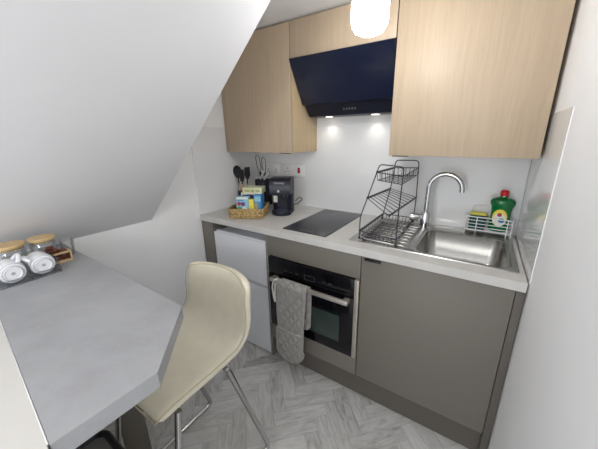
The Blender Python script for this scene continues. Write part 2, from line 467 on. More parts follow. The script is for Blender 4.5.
# hob
t = thing('hob', 'black glass two zone hob set into the worktop by the coffee machine', 'hob', (.83, -.3, CT))
link('glass_plate', box(.687, .973, -.556, -.04, CT, CT+.006, .002), 'hobgl', t)
bm = bmesh.new()
for k in range(5): bx(bm, .79+k*.02, .798+k*.02, -.535, -.531, CT+.006, CT+.0063)
link('touch_controls', bm, 'mark', t)

# sink
t = thing('sink', 'stainless steel inset sink with bowl on the right and ribbed drainer', 'sink', (1.44, -.3, CT))
bm = bmesh.new(); n = 6
def loop(cx, cy, hx, hy, r, z): return ring(bm, [(x, y, z) for x, y in rrect(cx, cy, hx, hy, r, n)])
ocx, ocy, ohx, ohy = 1.4435, -.296, .3535, .236
icx, icy, ihx, ihy = 1.586, -.332, .178, .177
L = [loop(ocx, ocy, ohx, ohy, .012, CT+.0005), loop(ocx, ocy, ohx-.001, ohy-.001, .012, CT+.004), loop(ocx, ocy, ohx-.008, ohy-.008, .012, CT+.0045),
     loop(icx, icy, ihx+.004, ihy+.004, .045, CT+.0045), loop(icx, icy, ihx, ihy, .045, CT+.002), loop(icx, icy, ihx-.008, ihy-.008, .05, CT-.12),
     loop(icx, icy, ihx-.03, ihy-.03, .05, CT-.148), loop(icx, icy, .05, .05, .049, CT-.152)]
for a, b in zip(L, L[1:]): bridge(bm, a, b)
bm.faces.new(L[-1])
link('basin', bm, 'steel', t, ang=50)
bm = bmesh.new()
for k in range(8):
    y = -.485+k*.047
    tube(bm, [(1.125, y, CT+.0045), (1.14, y, CT+.006), (1.345, y, CT+.006), (1.36, y, CT+.0045)], [.002, .0055, .0055, .002], 8)
link('drainer_ribs', bm, 'steel', t)
bm = bmesh.new(); lathe(bm, [(.04, 0), (.04, .003), (.03, .004), (.012, .002), (.0, .002)], (icx, icy, CT-.152), 20)
link('strainer', bm, 'chrome', t)
bm = bmesh.new()
for k in range(7): bx(bm, 1.7605, 1.7625, -.41+k*.026, -.40+k*.026, CT+.0046, CT+.0052)
for k in range(7): bx(bm, 1.766, 1.7665, -.41+k*.026, -.40+k*.026, CT+.0046, CT+.0052)
link('overflow_slots', bm, 'black', t)

# tap
t = thing('mixer_tap', 'chrome swan neck mixer tap standing left of the sink bowl', 'tap', (1.385, -.14, CT+.004))
bm = bmesh.new(); lathe(bm, [(.030, 0), (.030, .006), (.026, .009), (.026, .085), (.021, .094), (.0, .094)], (1.385, -.14, CT+.0047), 20)
link('base', bm, 'chrome', t)
pts = [(1.385, -.14, .99), (1.385, -.14, 1.06), (1.386, -.14, 1.145)]
for k in range(1, 15):
    a = PI-k/14*(PI+.12); pts.append((1.466+.080*math.cos(a), -.14, 1.146+.08*math.sin(a)))
bm = bmesh.new(); tube(bm, pts, .0128, 12); link('spout', bm, 'chrome', t)
bm = bmesh.new(); tube(bm, [(1.366, -.145, .977), (1.352, -.148, .978), (1.312, -.160, .980), (1.304, -.162, .980)], [.015, .0235, .0235, .020], 12)
link('lever', bm, 'chrome', t)

# ------------------------------------------------------------------ wall units and hood
YU = -.318; ZB = 1.327; ZT = 2.036
def wall_unit(label, x0, x1, z0, hx=None, side=True):
    t = thing('wall_cabinet', label, 'cabinet', ((x0+x1)/2, -.15, z0), 0, 'oak wall units')
    link('carcass', box(x0, x1, YU+.02, -.0075, z0, ZT, .0005), 'oaklit', t)
    d = link('door', box(x0+.0005, x1-.0005, YU, YU+.0185, z0-.002, ZT-.001, .001), 'oak', t)
    if hx: link('handle', box(hx, hx+.08, YU-.006, YU+.012, z0-.006, z0-.0025, .001), 'black', d)
    return t
wall_unit('pale oak wall cupboard in the left corner above the coffee machine', .0075, .595, ZB, .5)
wall_unit('wide low pale oak cupboard directly above the black cooker hood', .599, 1.198, 1.855)
wall_unit('large pale oak wall cupboard on the right above the sink', 1.202, 1.806, ZB, 1.22)
t = thing('cooker_hood', 'angled black glass cooker hood between the two oak cupboards', 'cooker hood', (.9, -.17, 1.548))
bm = bmesh.new()
prism(bm, [(-.008, 1.852), (-.305, 1.852), (-.312, 1.843), (-.182, 1.615), (-.172, 1.614), (-.125, 1.552), (-.118, 1.548), (-.008, 1.548)], 'X', .606, 1.194)
link('body', bm, 'navy', t, smooth=False)
bm = bmesh.new()
prism(bm, [(-.334, 1.846), (-.325, 1.851), (-.186, 1.617), (-.197, 1.614)], 'X', .601, 1.197)
link('glass_panel', bm, 'hoodgl', t, smooth=False)
bm = bmesh.new()
for k in range(5):
    x = .862+k*.018; y = -.1435-.001; z = 1.5765
    prism(bm, [(y, z), (y-.0012, z-.001), (y-.0085, z+.0085), (y-.0075, z+.0095)], 'X', x, x+.006)
link('control_buttons', bm, 'grey', t)
for x in (.718, 1.03):
    bm = bmesh.new(); lathe(bm, [(.0, 0), (.024, 0), (.024, .0015), (.0, .0015)], (x, -.055, 1.5463), 20)
    link('downlight', bm, 'led', t)

# pendant lamp
LX, LY, LZ = 1.235, -.76, 1.738
t = thing('pendant_lamp', 'lit white opal glass pendant hanging in front of the hood', 'lamp', (LX, LY, LZ))
bm = bmesh.new(); lathe(bm, [(.0, 0), (.028, .002), (.047, .011), (.057, .027), (.060, .045), (.060, .09), (.056, .103), (.045, .112), (.038, .12), (.036, .185), (.0, .185)], (LX, LY, LZ), 32)
link('shade', bm, 'lamp', t)
bm = bmesh.new(); lathe(bm, [(.0, .186), (.04, .186), (.04, .23), (.012, .245), (.006, .25), (.006, .30), (.05, .305), (.05, CEIL-LZ), (0, CEIL-LZ)], (LX, LY, LZ), 24)
link('holder', bm, 'chrome', t)

# ------------------------------------------------------------------ sockets
def plate(name, label, x0, x1, red):
    t = thing(name, label, 'socket', ((x0+x1)/2, -.006, 1.133))
    link('faceplate', box(x0, x1, -.016, -.0061, 1.133, 1.226, .003), 'whitepl', t)
    return t
t = plate('double_socket', 'white double wall socket partly hidden behind the utensils and coffee machine', .095, .268, False)
for x in (.12, .2):
    bm = bmesh.new(); bx(bm, x+.018, x+.025, -.0168, -.016, 1.172, 1.182); bx(bm, x+.006, x+.016, -.0168, -.016, 1.156, 1.161); bx(bm, x+.027, x+.037, -.0168, -.016, 1.156, 1.161)
    link('pin_holes', bm, 'black', t)
    link('rocker_switch', box(x+.012, x+.024, -.019, -.016, 1.195, 1.214, .001), 'whitepl', t)
t = plate('cooker_switch', 'white cooker control plate with red rocker switch right of the coffee machine', .272, .497, True)
link('rocker_switch', box(.432, .454, -.020, -.016, 1.160, 1.202, .002), 'redsw', t)
bm = bmesh.new(); bx(bm, .335, .342, -.0168, -.016, 1.188, 1.2); bx(bm, .318, .328, -.0168, -.016, 1.166, 1.172); bx(bm, .349, .359, -.0168, -.016, 1.166, 1.172)
link('pin_holes', bm, 'grey', t)
link('rocker_switch', box(.375, .391, -.019, -.016, 1.165, 1.19, .001), 'whitepl', t)

# ------------------------------------------------------------------ coffee machine
t = thing('coffee_machine', 'compact black capsule coffee machine on the worktop beside the basket', 'coffee machine', (.468, -.262, CT), math.radians(27))
def L(name, bm, m, p=t, **k): return link(name, bm, m, p, world=False, **k)
bm = bmesh.new()
prism(bm, rrect(0, .035, .066, .065, .045, 8), 'Z', .003, .240); bev(bm, .010, 3, .9)
L('housing', bm, 'navy')
bm = bmesh.new()
prism(bm, [(-.088, .150), (-.02, .145), (.085, .145), (.085, .240), (.06, .250), (-.045, .250), (-.075, .238), (-.090, .205)], 'X', -.065, .065); bev(bm, .026, 4)
hdm = L('brew_head', bm, 'navy')
bm = bmesh.new(); lathe(bm, [(.0, 0), (.05, 0), (.054, .006), (.054, .026), (.049, .032), (.0, .032)], (0, -.042, 0), 28, sx=1.18, sy=1.)
L('drip_tray', bm, 'navy')
bm = bmesh.new()
for k in range(5): bx(bm, -.036, .036, -.082+k*.012, -.077+k*.012, .0318, .034)
L('drip_grate', bm, 'navyL')
bm = bmesh.new(); lathe(bm, [(.02, .118), (.026, .125), (.026, .162)], (0.018, -.055, 0), 16); L('spout', bm, 'black')
bm = bmesh.new(); bx(bm, -.054, -.028, -.0318, -.0298, .082, .128, .0006); L('sticker', bm, 'lblw')
bm = bmesh.new(); bx(bm, -.016, -.003, -.0925, -.086, .163, .177, .001); L('start_button', bm, 'mark')
def text(body, size, m, parent, mtx, name='lettering'):
    cu = bpy.data.curves.new(name, 'FONT'); cu.body = body; cu.size = size; cu.extrude = .0004; cu.align_x = 'CENTER'
    o = bpy.data.objects.new(name, cu); C.objects.link(o)
    dg = bpy.context.evaluated_depsgraph_get(); me = bpy.data.meshes.new_from_object(o.evaluated_get(dg))
    bpy.data.objects.remove(o); bpy.data.curves.remove(cu)
    me.transform(mtx); me.name = name; me.materials.clear(); me.materials.append(M[m])
    n = bpy.data.objects.new(name, me); C.objects.link(n); n.parent = parent; return n
text('TASSIMO', .0165, 'mark', t, Matrix.Translation((-.006, -.0848, .217)) @ Matrix.Rotation(math.radians(66), 4, 'X'))
bm = bmesh.new(); tube(bm, arc_pts([(.06, .06, .05), (.085, .05, .05), (.125, .07, .085), (.095, .09, .095), (.07, .095, .06)], .02), .003, 8)
L('power_cable', bm, 'black')

for ch in t.children: ch.data.transform(Matrix.Diagonal((1.08, 1.05, 1.0, 1)))

# ------------------------------------------------------------------ basket and its contents
BA = math.radians(28)
BO = Vector((.258, -.580, CT))                     # front left corner of the basket
bx_, by_ = Vector((math.cos(BA), math.sin(BA), 0)), Vector((-math.sin(BA), math.cos(BA), 0))
bc = BO+bx_*.116+by_*.108
t = thing('wicker_basket', 'woven seagrass basket of tea boxes on the worktop corner', 'basket', (bc.x, bc.y, CT), BA)
hx, hy = .112, .104
bm = bmesh.new(); bx(bm, -hx+.008, hx-.008, -hy+.008, hy-.008, .001, .006); link('base', bm, 'weave', t, world=False)
bm = bmesh.new()
for k in range(4):
    z = .010+k*.0135; g = .002*k; lp = rrect(0, 0, hx-.004+g, hy-.004+g, .022, 4)
    # densify straight runs and wobble so each coil reads as plaited grass
    pts = []
    for a, b in zip(lp, lp[1:]+lp[:1]):
        d = math.hypot(b[0]-a[0], b[1]-a[1]); m_ = max(1, int(d/.007))
        pts += [(a[0]+(b[0]-a[0])*q/m_, a[1]+(b[1]-a[1])*q/m_) for q in range(m_)]
    P = [(x, y, z+.0016*math.sin(i*2.1+k*1.5)) for i, (x, y) in enumerate(pts)]
    tube(bm, P, [.0075+.0014*math.sin(i*2.1+k*PI) for i in range(len(P))], 8, True)
link('side', bm, 'weave', t, world=False)
bm = bmesh.new()
P = [(x, y, .062) for x, y in rrect(0, 0, hx+.004, hy+.004, .024, 8)]; tube(bm, P, .0075, 8, True)
link('rim', bm, 'weave', t, world=False)

def carton(name, label, loc, rz, w, d, h, m, patches, group=None, tilt=None):
    t = thing(name, label, 'box', loc, rz, group)
    if tilt: t.rotation_euler.x = tilt
    link('carton', box(-w/2, w/2, -d/2, d/2, 0, h, .0015), m, t, world=False)
    for nm, x0, x1, zz0, zz1, pm in patches:
        bm = bmesh.new()
        if nm == 'dot':
            lathe(bm, [(.0, -d/2-.0012), (x1, -d/2-.0012), (x1, -d/2)], (x0, 0, zz0), 16, 'Y')
        else: bx(bm, x0, x1, -d/2-.001, -d/2, zz0, zz1)
        link('printed_panel', bm, pm, t, world=False)
    return t
def bl(u, v, z=0.): p = bc+bx_*u+by_*v; return (p.x, p.y, CT+z)
carton('tea_box', 'pale blue tea box with fruit print at the front left of the basket', bl(-.022, -.056, .0065), BA, .080, .05, .136, 'pbox',
       [('dot', -.022, .013, .092, 0, 'pred'), ('dot', .004, .014, .090, 0, 'ppurple'), ('dot', -.022, .016, .056, 0, 'pgrn'), ('dot', .014, .015, .060, 0, 'cardw'), ('bar', -.039, .039, .122, .134, 'cardw'), ('bar', -.036, .01, .112, .119, 'bbox')])
carton('lemon_tea_box', 'small yellow and white tea box in the middle of the basket', bl(.036, -.060, .0065), BA, .032, .042, .118, 'lbly',
       [('dot', 0, .011, .075, 0, 'yellow'), ('bar', -.015, .015, .035, .05, 'cardw')])
carton('biscuit_box', 'blue carton with a brown front panel at the right of the basket', bl(.077, -.022, .0065), BA, .046, .10, .148, 'bbox',
       [('bar', -.022, .0, .05, .095, 'kraft'), ('bar', -.021, .021, .105, .138, 'pbox')])
carton('white_tea_box', 'white card box upright at the back of the basket', bl(-.005, .034, .0065), BA, .10, .06, .148, 'cardw', [('bar', -.04, .04, .1, .135, 'ppurple')])
carton('green_tea_box', 'pale green carton lying on top of the boxes in the basket', bl(.040, .005, .156), BA-.06, .128, .095, .040, 'pgreen',
       [('bar', -.050, -.016, .013, .028, 'pgreend'), ('bar', -.008, .014, .012, .028, 'pgreend'), ('bar', .024, .05, .014, .027, 'pgreend'), ('bar', -.06, .06, .001, .006, 'cardw')])

# utensil pot and utensils
px, py = .07, -.235
t = thing('utensil_pot', 'dark round pot holding cooking utensils in the left corner', 'pot', (px, py, CT))
bm = bmesh.new(); lathe(bm, [(.038, 0), (.044, .005), (.046, .12), (.043, .12), (.041, .008), (0, .008)], (px, py, CT), 28)
link('vessel', bm, 'navy', t)
def utensil(name, label, top, foot, kind, group='utensils in the pot'):
    f, tp = Vector(foot), Vector(top); d = (tp-f).normalized()
    t = thing(name, label, 'utensil', foot, 0, group)
    bm = bmesh.new(); a = f+d*.165; tube(bm, [f, f+d*.01, a], [.004, .0065, .006], 10); link('grip', bm, 'handle', t)
    e = tp-d*.096
    bm = bmesh.new(); tube(bm, [a, (a+e)/2, e+d*.01], [.0055, .005, .006], 8); link('shaft', bm, 'rubber', t)
    # head faces the camera
    n = Vector((.55, -.83, 0)); n = (n-d*n.dot(d)).normalized(); s = d.cross(n).normalized()
    bm = bmesh.new()
    if kind == 'spoon':
        rings = []
        for (h, w, cup) in ((0, .007, 0), (.012, .02, -.002), (.035, .031, -.006), (.06, .033, -.008), (.082, .025, -.004), (.096, .007, 0)):
            rings.append([e+d*h+s*(w*math.cos(a_))+n*(cup+.004*math.sin(a_)) for a_ in [2*PI*q/14 for q in range(14)]])
        R_ = [ring(bm, r) for r in rings]
        for q in range(len(R_)-1): bridge(bm, R_[q], R_[q+1])
        bm.faces.new(R_[0][::-1]); bm.faces.new(R_[-1])
    else:
        w0, w1 = (.012, .022) if kind == 'turner' else (.012, .018)
        prof = [(-w0, 0), (-w1, .03), (-w1*.95, .085), (w1*.8, .092), (w1, .03), (w0, 0)]
        A = ring(bm, [e+s*x+d*z+n*.003 for x, z in prof]); B = ring(bm, [e+s*x+d*z-n*.003 for x, z in prof])
        bridge(bm, A, B); bm.faces.new(A[::-1]); bm.faces.new(B); bev(bm, .002)
    link('head', bm, 'rubber', t)
utensil('cooking_spoon', 'black headed cooking spoon leaning left in the utensil pot', (.036, -.262, 1.222), (px-.016, py-.014, CT+.012), 'spoon')
utensil('spatula', 'black spatula in the middle of the utensil pot', (.100, -.272, 1.200), (px+.0, py-.020, CT+.012), 'spatula')
utensil('slotted_turner', 'black turner leaning right in the utensil pot', (.122, -.235, 1.218), (px+.016, py+.014, CT+.012), 'turner')

# knife block with whisk and knives
kx, ky = .185, -.135
t = thing('knife_block', 'black upright knife holder behind the tea boxes', 'knife block', (kx, ky, CT))
bm = bmesh.new(); bx(bm, kx-.05, kx+.05, ky-.045, ky+.045, CT, CT+.205, .008, 3)
link('stand', bm, 'navy', t)
bm = bmesh.new()
for q in range(4): bx(bm, kx-.038+q*.022, kx-.028+q*.022, ky-.03, ky+.03, CT+.2051, CT+.206)
link('slots', bm, 'dark', t)
for i, (dx, lean, lab) in enumerate(((-.028, -.02, 'left of the two tall wire loop whisks standing in the knife holder'), (.012, .012, 'right of the two tall wire loop whisks standing in the knife holder'))):
    f = Vector((kx+dx, ky+.01, CT+.207)); tp = Vector((kx+dx+lean*.6, ky-.01, 1.29-.004*i*3)); d = (tp-f).normalized(); s = Vector((1, .1, 0)); s = (s-d*s.dot(d)).normalized()
    w = thing('whisk', lab, 'utensil', f, 0, 'tall loops in the knife holder')
    bm = bmesh.new(); tube(bm, [f, f+d*.05], .0095, 8); link('grip', bm, 'black', w)
    bm = bmesh.new(); Lh = (tp-f).length
    q = [f+d*.05-s*.006, f+d*.085-s*.017, f+d*(Lh-.012)-s*.017, tp-s*.008, tp+s*.008, f+d*(Lh-.012)+s*.017, f+d*.085+s*.017, f+d*.05+s*.006]
    tube(bm, arc_pts(q, .01, 3), .0026, 6); link('wire_loop', bm, 'wire', w)
for i, (a, lab) in enumerate(((.72, 'upper steel handled knife leaning right out of the knife holder'), (.85, 'lower steel handled knife leaning right out of the knife holder'))):
    f = Vector((kx+.004+.034*i, ky-.034, CT+.207)); d = Vector((math.sin(a), -.25, math.cos(a))).normalized()
    k = thing('kitchen_knife', lab, 'knife', f, 0, 'steel knives in the holder')
    bm = bmesh.new(); tube(bm, [f, f+d*.02, f+d*.075, f+d*.09], [.007, .009, .0105, .008], 10); link('knife_handle', bm, 'mark', k)
    bm = bmesh.new(); lathe(bm, [(0, 0), (.009, 0), (.009, .004), (0, .004)], f, 12); link('bolster', bm, 'black', k)

# ------------------------------------------------------------------ drying rack
t = thing('dish_rack', 'black wire three tier dish rack standing on the sink drainer', 'dish rack', (1.23, -.3, CT+.006))
ZR = CT+.019
h1L = [(1.14, -.51, ZR), (1.136, -.50, 1.03), (1.155, -.30, 1.277)]; h1R = [(1.327, -.527, ZR), (1.322, -.51, 1.03), (1.281, -.30, 1.268)]
h2L = [(1.128, -.10, ZR), (1.165, -.095, 1.115), (1.186, -.10, 1.287)]; h2R = [(1.311, -.08, ZR), (1.318, -.095, 1.075), (1.313, -.10, 1.288)]
for a, b in ((h1L, h1R), (h2L, h2R)):
    bm = bmesh.new(); tube(bm, arc_pts(a+b[::-1], .02, 4), .0030, 8); link('frame', bm, 'wire', t)
def V(p): return Vector(p)
def lerp(a, b, k): return V(a)*(1-k)+V(b)*k
def tray(name, FL, BL, BR, FR, depth, nx, ny, rails=True):
    """open wire basket: top rim, lower loop, floor wires and uprights"""
    dn = Vector((0, 0, -depth)); top = [V(FL), V(BL), V(BR), V(FR)]
    c = sum(top, Vector())/4; low = [p+(c-p)*.06+dn for p in top]
    bm = bmesh.new(); tube(bm, top+[top[0]], .0026, 6); tube(bm, low+[low[0]], .0022, 6)
    for i in range(nx+1):
        k = i/nx; a, b = lerp(low[0], low[3], k), lerp(low[1], low[2], k); tube(bm, [lerp(top[0], top[3], k), a, b, lerp(top[1], top[2], k)], .0016, 5)
    for i in range(ny+1):
        k = i/ny; a, b = lerp(low[0], low[1], k), lerp(low[3], low[2], k); tube(bm, [lerp(top[0], top[1], k), a, b, lerp(top[3], top[2], k)], .0016, 5)
    o = link(name, bm, 'wire', t)
    return o
def rail(parent, a, b, w=.006, h=.009):
    a, b = V(a), V(b); bm = bmesh.new(); tube(bm, [a, b], .0062, 8); return link('side_rail', bm, 'wire', parent)
def on(h, z):
    for p, q in zip(h, h[1:]):
        if p[2] <= z <= q[2]: return lerp(p, q, (z-p[2])/(q[2]-p[2]))
    return V(h[-1])
o = tray('upper_basket', on(h1L, 1.238), on(h2L, 1.243), on(h2R, 1.248), on(h1R, 1.225), .042, 6, 7)
rail(o, on(h1L, 1.238), on(h2L, 1.243))
o = tray('lower_basket', on(h1L, .962), on(h2L, .955), on(h2R, .950), on(h1R, .955), .028, 9, 13)
rail(o, on(h1L, .962), on(h2L, .955))
# middle plate tray: two rails joined by parallel wires, lower on the right
A0, A1 = on(h1L, 1.117), on(h2L, 1.117); B1 = on(h2R, 1.078); B0 = Vector((1.283, -.52, 1.063))
bm = bmesh.new()
for i in range(10):
    k = i/9; tube(bm, [lerp(A0, A1, k), lerp(B0, B1, k)], .0019, 6)
o = link('plate_tray', bm, 'wire', t); rail(o, A0, A1); bm = bmesh.new(); tube(bm, [B0, B1], .0045, 8); link('side_rail', bm, 'wire', o)
for p in (h1L[0], h1R[0], h2L[0], h2R[0]):
    bm = bmesh.new(); lathe(bm, [(.006, 0), (.006, .01), (0, .011)], (p[0], p[1], CT+.0122), 10); link('foot', bm, 'black', t)

# ------------------------------------------------------------------ sponge caddy, sponge, detergent
t = thing('sink_caddy', 'white wire caddy behind the sink bowl in the right corner', 'caddy', (1.69, -.06, CT+.004))
bm = bmesh.new(); x0, x1, y0, y1 = 1.584, 1.788, -.108, -.022
for z in (.935, .953, .971, .989, 1.007):
    tube(bm, [(x0, y1, z), (x0, y0, z), (x1, y0, z), (x1, y1, z), (x0, y1, z)], .0022 if z < 1.0 else .003, 6)
for x in (x0, x0+.05, x1-.02, x1):
    tube(bm, [(x, y0, .916), (x, y0, 1.008)], .0024, 6)
for x in (x0, x1): tube(bm, [(x, y1, .916), (x, y1, 1.008)], .0024, 6)
for i in range(9):
    y = y0+(y1-y0)*i/8; tube(bm, [(x0, y, .935), (x1, y, .935)], .0016, 5)
link('basket', bm, 'wwire', t)
bm = bmesh.new(); tube(bm, arc_pts([(1.607, -.022, 1.007), (1.607, -.014, 1.05), (1.668, -.014, 1.055), (1.672, -.022, 1.007)], .012), .0026, 6); link('back_frame', bm, 'wwire', t)
t = thing('sponge', 'dark green scourer sponge with yellow top in the white caddy', 'sponge', (1.645, -.066, (.9375)))
link('scourer', box(1.598, 1.674, -.100, -.07, .9375, 1.010, .004), 'greend', t)
link('foam', box(1.599, 1.674, -.0695, -.034, .9375, 1.022, .006), 'yellow', t)
bxc, byc = 1.733, -.066
t = thing('detergent_bottle', 'green washing up liquid bottle with red cap in the white caddy', 'bottle', (bxc, byc, (.9375)))
bm = bmesh.new()
lathe(bm, [(.040, .0), (.045, .004), (.046, .03), (.044, .075), (.043, .10), (.046, .125), (.053, .144), (.054, .157), (.048, .168), (.030, .176), (.018, .180), (.016, .188)], (bxc, byc, (.9375)), 32, sx=1.0, sy=.62)
link('body', bm, 'green', t)
bm = bmesh.new(); lathe(bm, [(.016, .187), (.0185, .189), (.0185, .209), (.015, .213), (.012, .216), (.0, .217)], (bxc, byc, (.9375)), 20)
link('cap', bm, 'red', t)
def on_bottle(cx, cz, rx, rz, m, off, name='label'):
    """an oval sticker that follows the bottle's oval front"""
    bm = bmesh.new(); N = 24
    def P(u, v):
        x = cx+rx*u; z = cz+rz*v; xr = max(-.99, min(.99, x/.0445)); return (bxc+x, byc-(.0445*.62)*math.sqrt(1-xr*xr)-off, (.9375)+z)
    c = bm.verts.new(P(0, 0)); R1 = ring(bm, [P(.6*math.cos(2*PI*k/N), .6*math.sin(2*PI*k/N)) for k in range(N)]); R2 = ring(bm, [P(math.cos(2*PI*k/N), math.sin(2*PI*k/N)) for k in range(N)])
    for k in range(N): bm.faces.new((c, R1[k], R1[(k+1) % N]))
    bridge(bm, R1, R2); return link(name, bm, m, t)
on_bottle(-.004, .075, .032, .045, 'lbly', .0016)
on_bottle(-.004, .066, .029, .034, 'lblw', .0022)
on_bottle(.006, .063, .014, .012, 'lblb', .0028, 'emblem')
on_bottle(-.006, .092, .010, .010, 'pred', .0028, 'emblem')

# ------------------------------------------------------------------ oven glove over the handle
t = thing('oven_glove', 'pale grey quilted double oven glove hanging over the oven handle', 'oven glove', (.79, -.66, .2))
def strip(pts, xa, xb, nx=10, lean=0., round_end=0., wob=.0, taper=0.):
    """cloth strip draped along (y,z) points between xa and xb"""
    bm = bmesh.new(); P = []
    for i in range(len(pts)-1):
        m_ = max(1, int(math.hypot(pts[i+1][0]-pts[i][0], pts[i+1][1]-pts[i][1])/.02))
        P += [lerp((*pts[i], 0), (*pts[i+1], 0), q/m_) for q in range(m_)]
    P.append(Vector((*pts[-1], 0))); tot = [0]
    for a, b in zip(P, P[1:]): tot.append(tot[-1]+(b-a).length)
    rows = []
    hw = (xb-xa)/2; cx = (xa+xb)/2
    for p, s in zip(P, tot):
        e = tot[-1]-s; w = hw*(1-taper*s/tot[-1])
        if round_end and e < round_end: w = hw*math.sqrt(max(0.02, 1-(1-e/round_end)**2))
        rows.append([bm.verts.new((cx+lean*s+w*(2*k/nx-1), p.x+wob*math.sin(s*24+k*.5), p.y)) for k in range(nx+1)])
    for a, b in zip(rows, rows[1:]):
        for k in range(nx): bm.faces.new((a[k], a[k+1], b[k+1], b[k]))
    edge = [r[0].co.copy() for r in rows]+[v.co.copy() for v in rows[-1]]+[r[-1].co.copy() for r in reversed(rows)]
    return bm, edge
yf = -.672
fr = [(-.651, .643), (-.664, .640), (yf, .628), (yf-.002, .4), (yf+.004, .120)]
bm, ed = strip(fr, .722, .914, lean=-.038, round_end=.085, wob=.002, taper=.15)
o = link('front_pad', bm, 'quilt', t); solidify(o, .012, 0, 1)
bm = bmesh.new(); tube(bm, ed, .0062, 6); link('piping', bm, 'piping', t)
bk = [(-.651, .643), (-.640, .640), (-.632, .628), (-.629, .5), (-.630, .335)]
bm, ed = strip(bk, .745, .922, lean=-.02, round_end=.05, wob=.0015, taper=0)
o = link('back_pad', bm, 'quilt', t); solidify(o, .010, 0, 1)
bm = bmesh.new(); tube(bm, ed, .005, 6); link('piping', bm, 'piping', t)
pk = [(yf-.009, .330), (yf-.012, .2), (yf-.004, .112)]
bm, ed = strip(pk, .7145, .892, lean=-.036, round_end=.082, taper=.09)
o = link('hand_pocket', bm, 'quilt', t); solidify(o, .010, 0, 1)
bm = bmesh.new(); tube(bm, ed+[ed[0]], .0068, 6); link('pocket_piping', bm, 'piping', o)
bm = bmesh.new(); tube(bm, arc_pts([(.722, -.664, .645), (.700, -.675, .638), (.688, -.676, .59), (.694, -.673, .52), (.703, -.673, .49), (.705, -.675, .56), (.712, -.676, .62)], .012, 4), .005, 8)
link('hanging_loop', bm, 'tape', t)

# ------------------------------------------------------------------ breakfast bar
TZ = .957; TT = .04
poly = [(.002, -1.362), (.949, -1.374), (1.117, -1.542), (1.109, -1.709), (.002, -1.6185)]
t = thing('breakfast_bar', 'grey concrete effect breakfast bar under the sloping ceiling', 'table', (.5, -1.54, 0))
bm = bmesh.new(); prism(bm, poly, 'Z', TZ-TT, TZ-.002); bev(bm, .0012, 1)
link('table_top', bm, 'bar', t, smooth=False)
link('support_panel', box(.482, .5, -1.46, -1.369, 0, TZ-TT, .001), 'taupe', t)
bm = bmesh.new(); tube(bm, [(.02, -1.6215, TZ-.002), (1.105, -1.7105, TZ-.002)], .0011, 6)
props(link('sealant_bead', bm, 'whitepl'), 'thin white sealant bead along the bar edge at the near wall', 'sealant')

# waste bin
BX, BY = .755, -1.600
t = thing('waste_bin', 'black rimmed bin with grey lid on the floor under the breakfast bar', 'bin', (BX, BY, 0))
bm = bmesh.new()
Ls = [[(x, y, z) for x, y in rrect(BX, BY, a, b, .04, 6)] for z, a, b in ((0, .105, .045), (.01, .11, .050), (.43, .128, .064))]
R_ = [ring(bm, l) for l in Ls]
for a, b in zip(R_, R_[1:]): bridge(bm, a, b)
bm.faces.new(R_[0][::-1]); bm.faces.new(R_[-1]); link('bucket', bm, 'black', t)
bm = bmesh.new(); tube(bm, [(x, y, .445) for x, y in rrect(BX, BY, .122, .056, .034, 8)], .011, 10, True); link('rim', bm, 'black', t)
bm = bmesh.new(); A = rrect(BX, BY, .113, .047, .028, 6); prism(bm, A, 'Z', .432, .444); link('lid', bm, 'grey', t)

# ------------------------------------------------------------------ bar chair
t = thing('bar_chair', 'cream leather bar chair with chrome legs at the breakfast bar', 'chair', (.745, -1.28, 0))
XC = .744
prof = [(-1.500, .634, .194), (-1.492, .645, .203), (-1.44, .650, .203), (-1.38, .646, .200), (-1.30, .640, .198), (-1.23, .638, .195), (-1.17, .645, .194), (-1.125, .668, .191),
        (-1.096, .705, .187), (-1.080, .75, .184), (-1.070, .80, .182), (-1.062, .845, .180), (-1.058, .874, .176), (-1.056, .890, .162)]
def shell():
    bm = bmesh.new(); rows = []; nx = 12; N = len(prof)-1
    for i, (y, z, hw) in enumerate(prof):
        k = max(0, (i-5)/(N-5)); wrap = .05*min(1, k*1.6); cup = .016*max(0, 1-abs(i-5)/6.)
        row = []
        for q in range(nx+1):
            s = 2*q/nx-1
            zz = z+cup*s*s-(.012*s*s*s*s if i >= N-1 else 0)
            row.append(bm.verts.new((XC+hw*s, y-wrap*s*s, zz)))
        rows.append(row)
    for a, b in zip(rows, rows[1:]):
        for q in range(nx): bm.faces.new((a[q], a[q+1], b[q+1], b[q]))
    ed = [r[0].co.copy() for r in rows]+[v.co.copy() for v in rows[-1][1:]]+[r[-1].co.copy() for r in reversed(rows[:-1])]+[v.co.copy() for v in reversed(rows[0][1:-1])]
    return bm, ed
bm, ed = shell(); o = link('seat_shell', bm, 'cream', t); solidify(o, .032, -1, 2)
bm = bmesh.new(); tube(bm, [e for e in ed], .0022, 6, True); link('seam', bm, 'creamd', t)
for s in (-1, 1):
    x = XC+s*.206; xi = XC+s*.192
    bm = bmesh.new()
    tube(bm, arc_pts([(xi, -1.235, .603), (x, -1.062, .012), (x, -1.53, .012), (xi, -1.43, .613)], .03, 6), .0105, 12)
    link('leg_loop', bm, 'chairchrome', t)
bm = bmesh.new()
for y in (-1.235, -1.43): tube(bm, [(XC-.190, y, .603), (XC+.190, y, .603)], .009, 8)
link('under_seat_frame', bm, 'chairchrome', t)

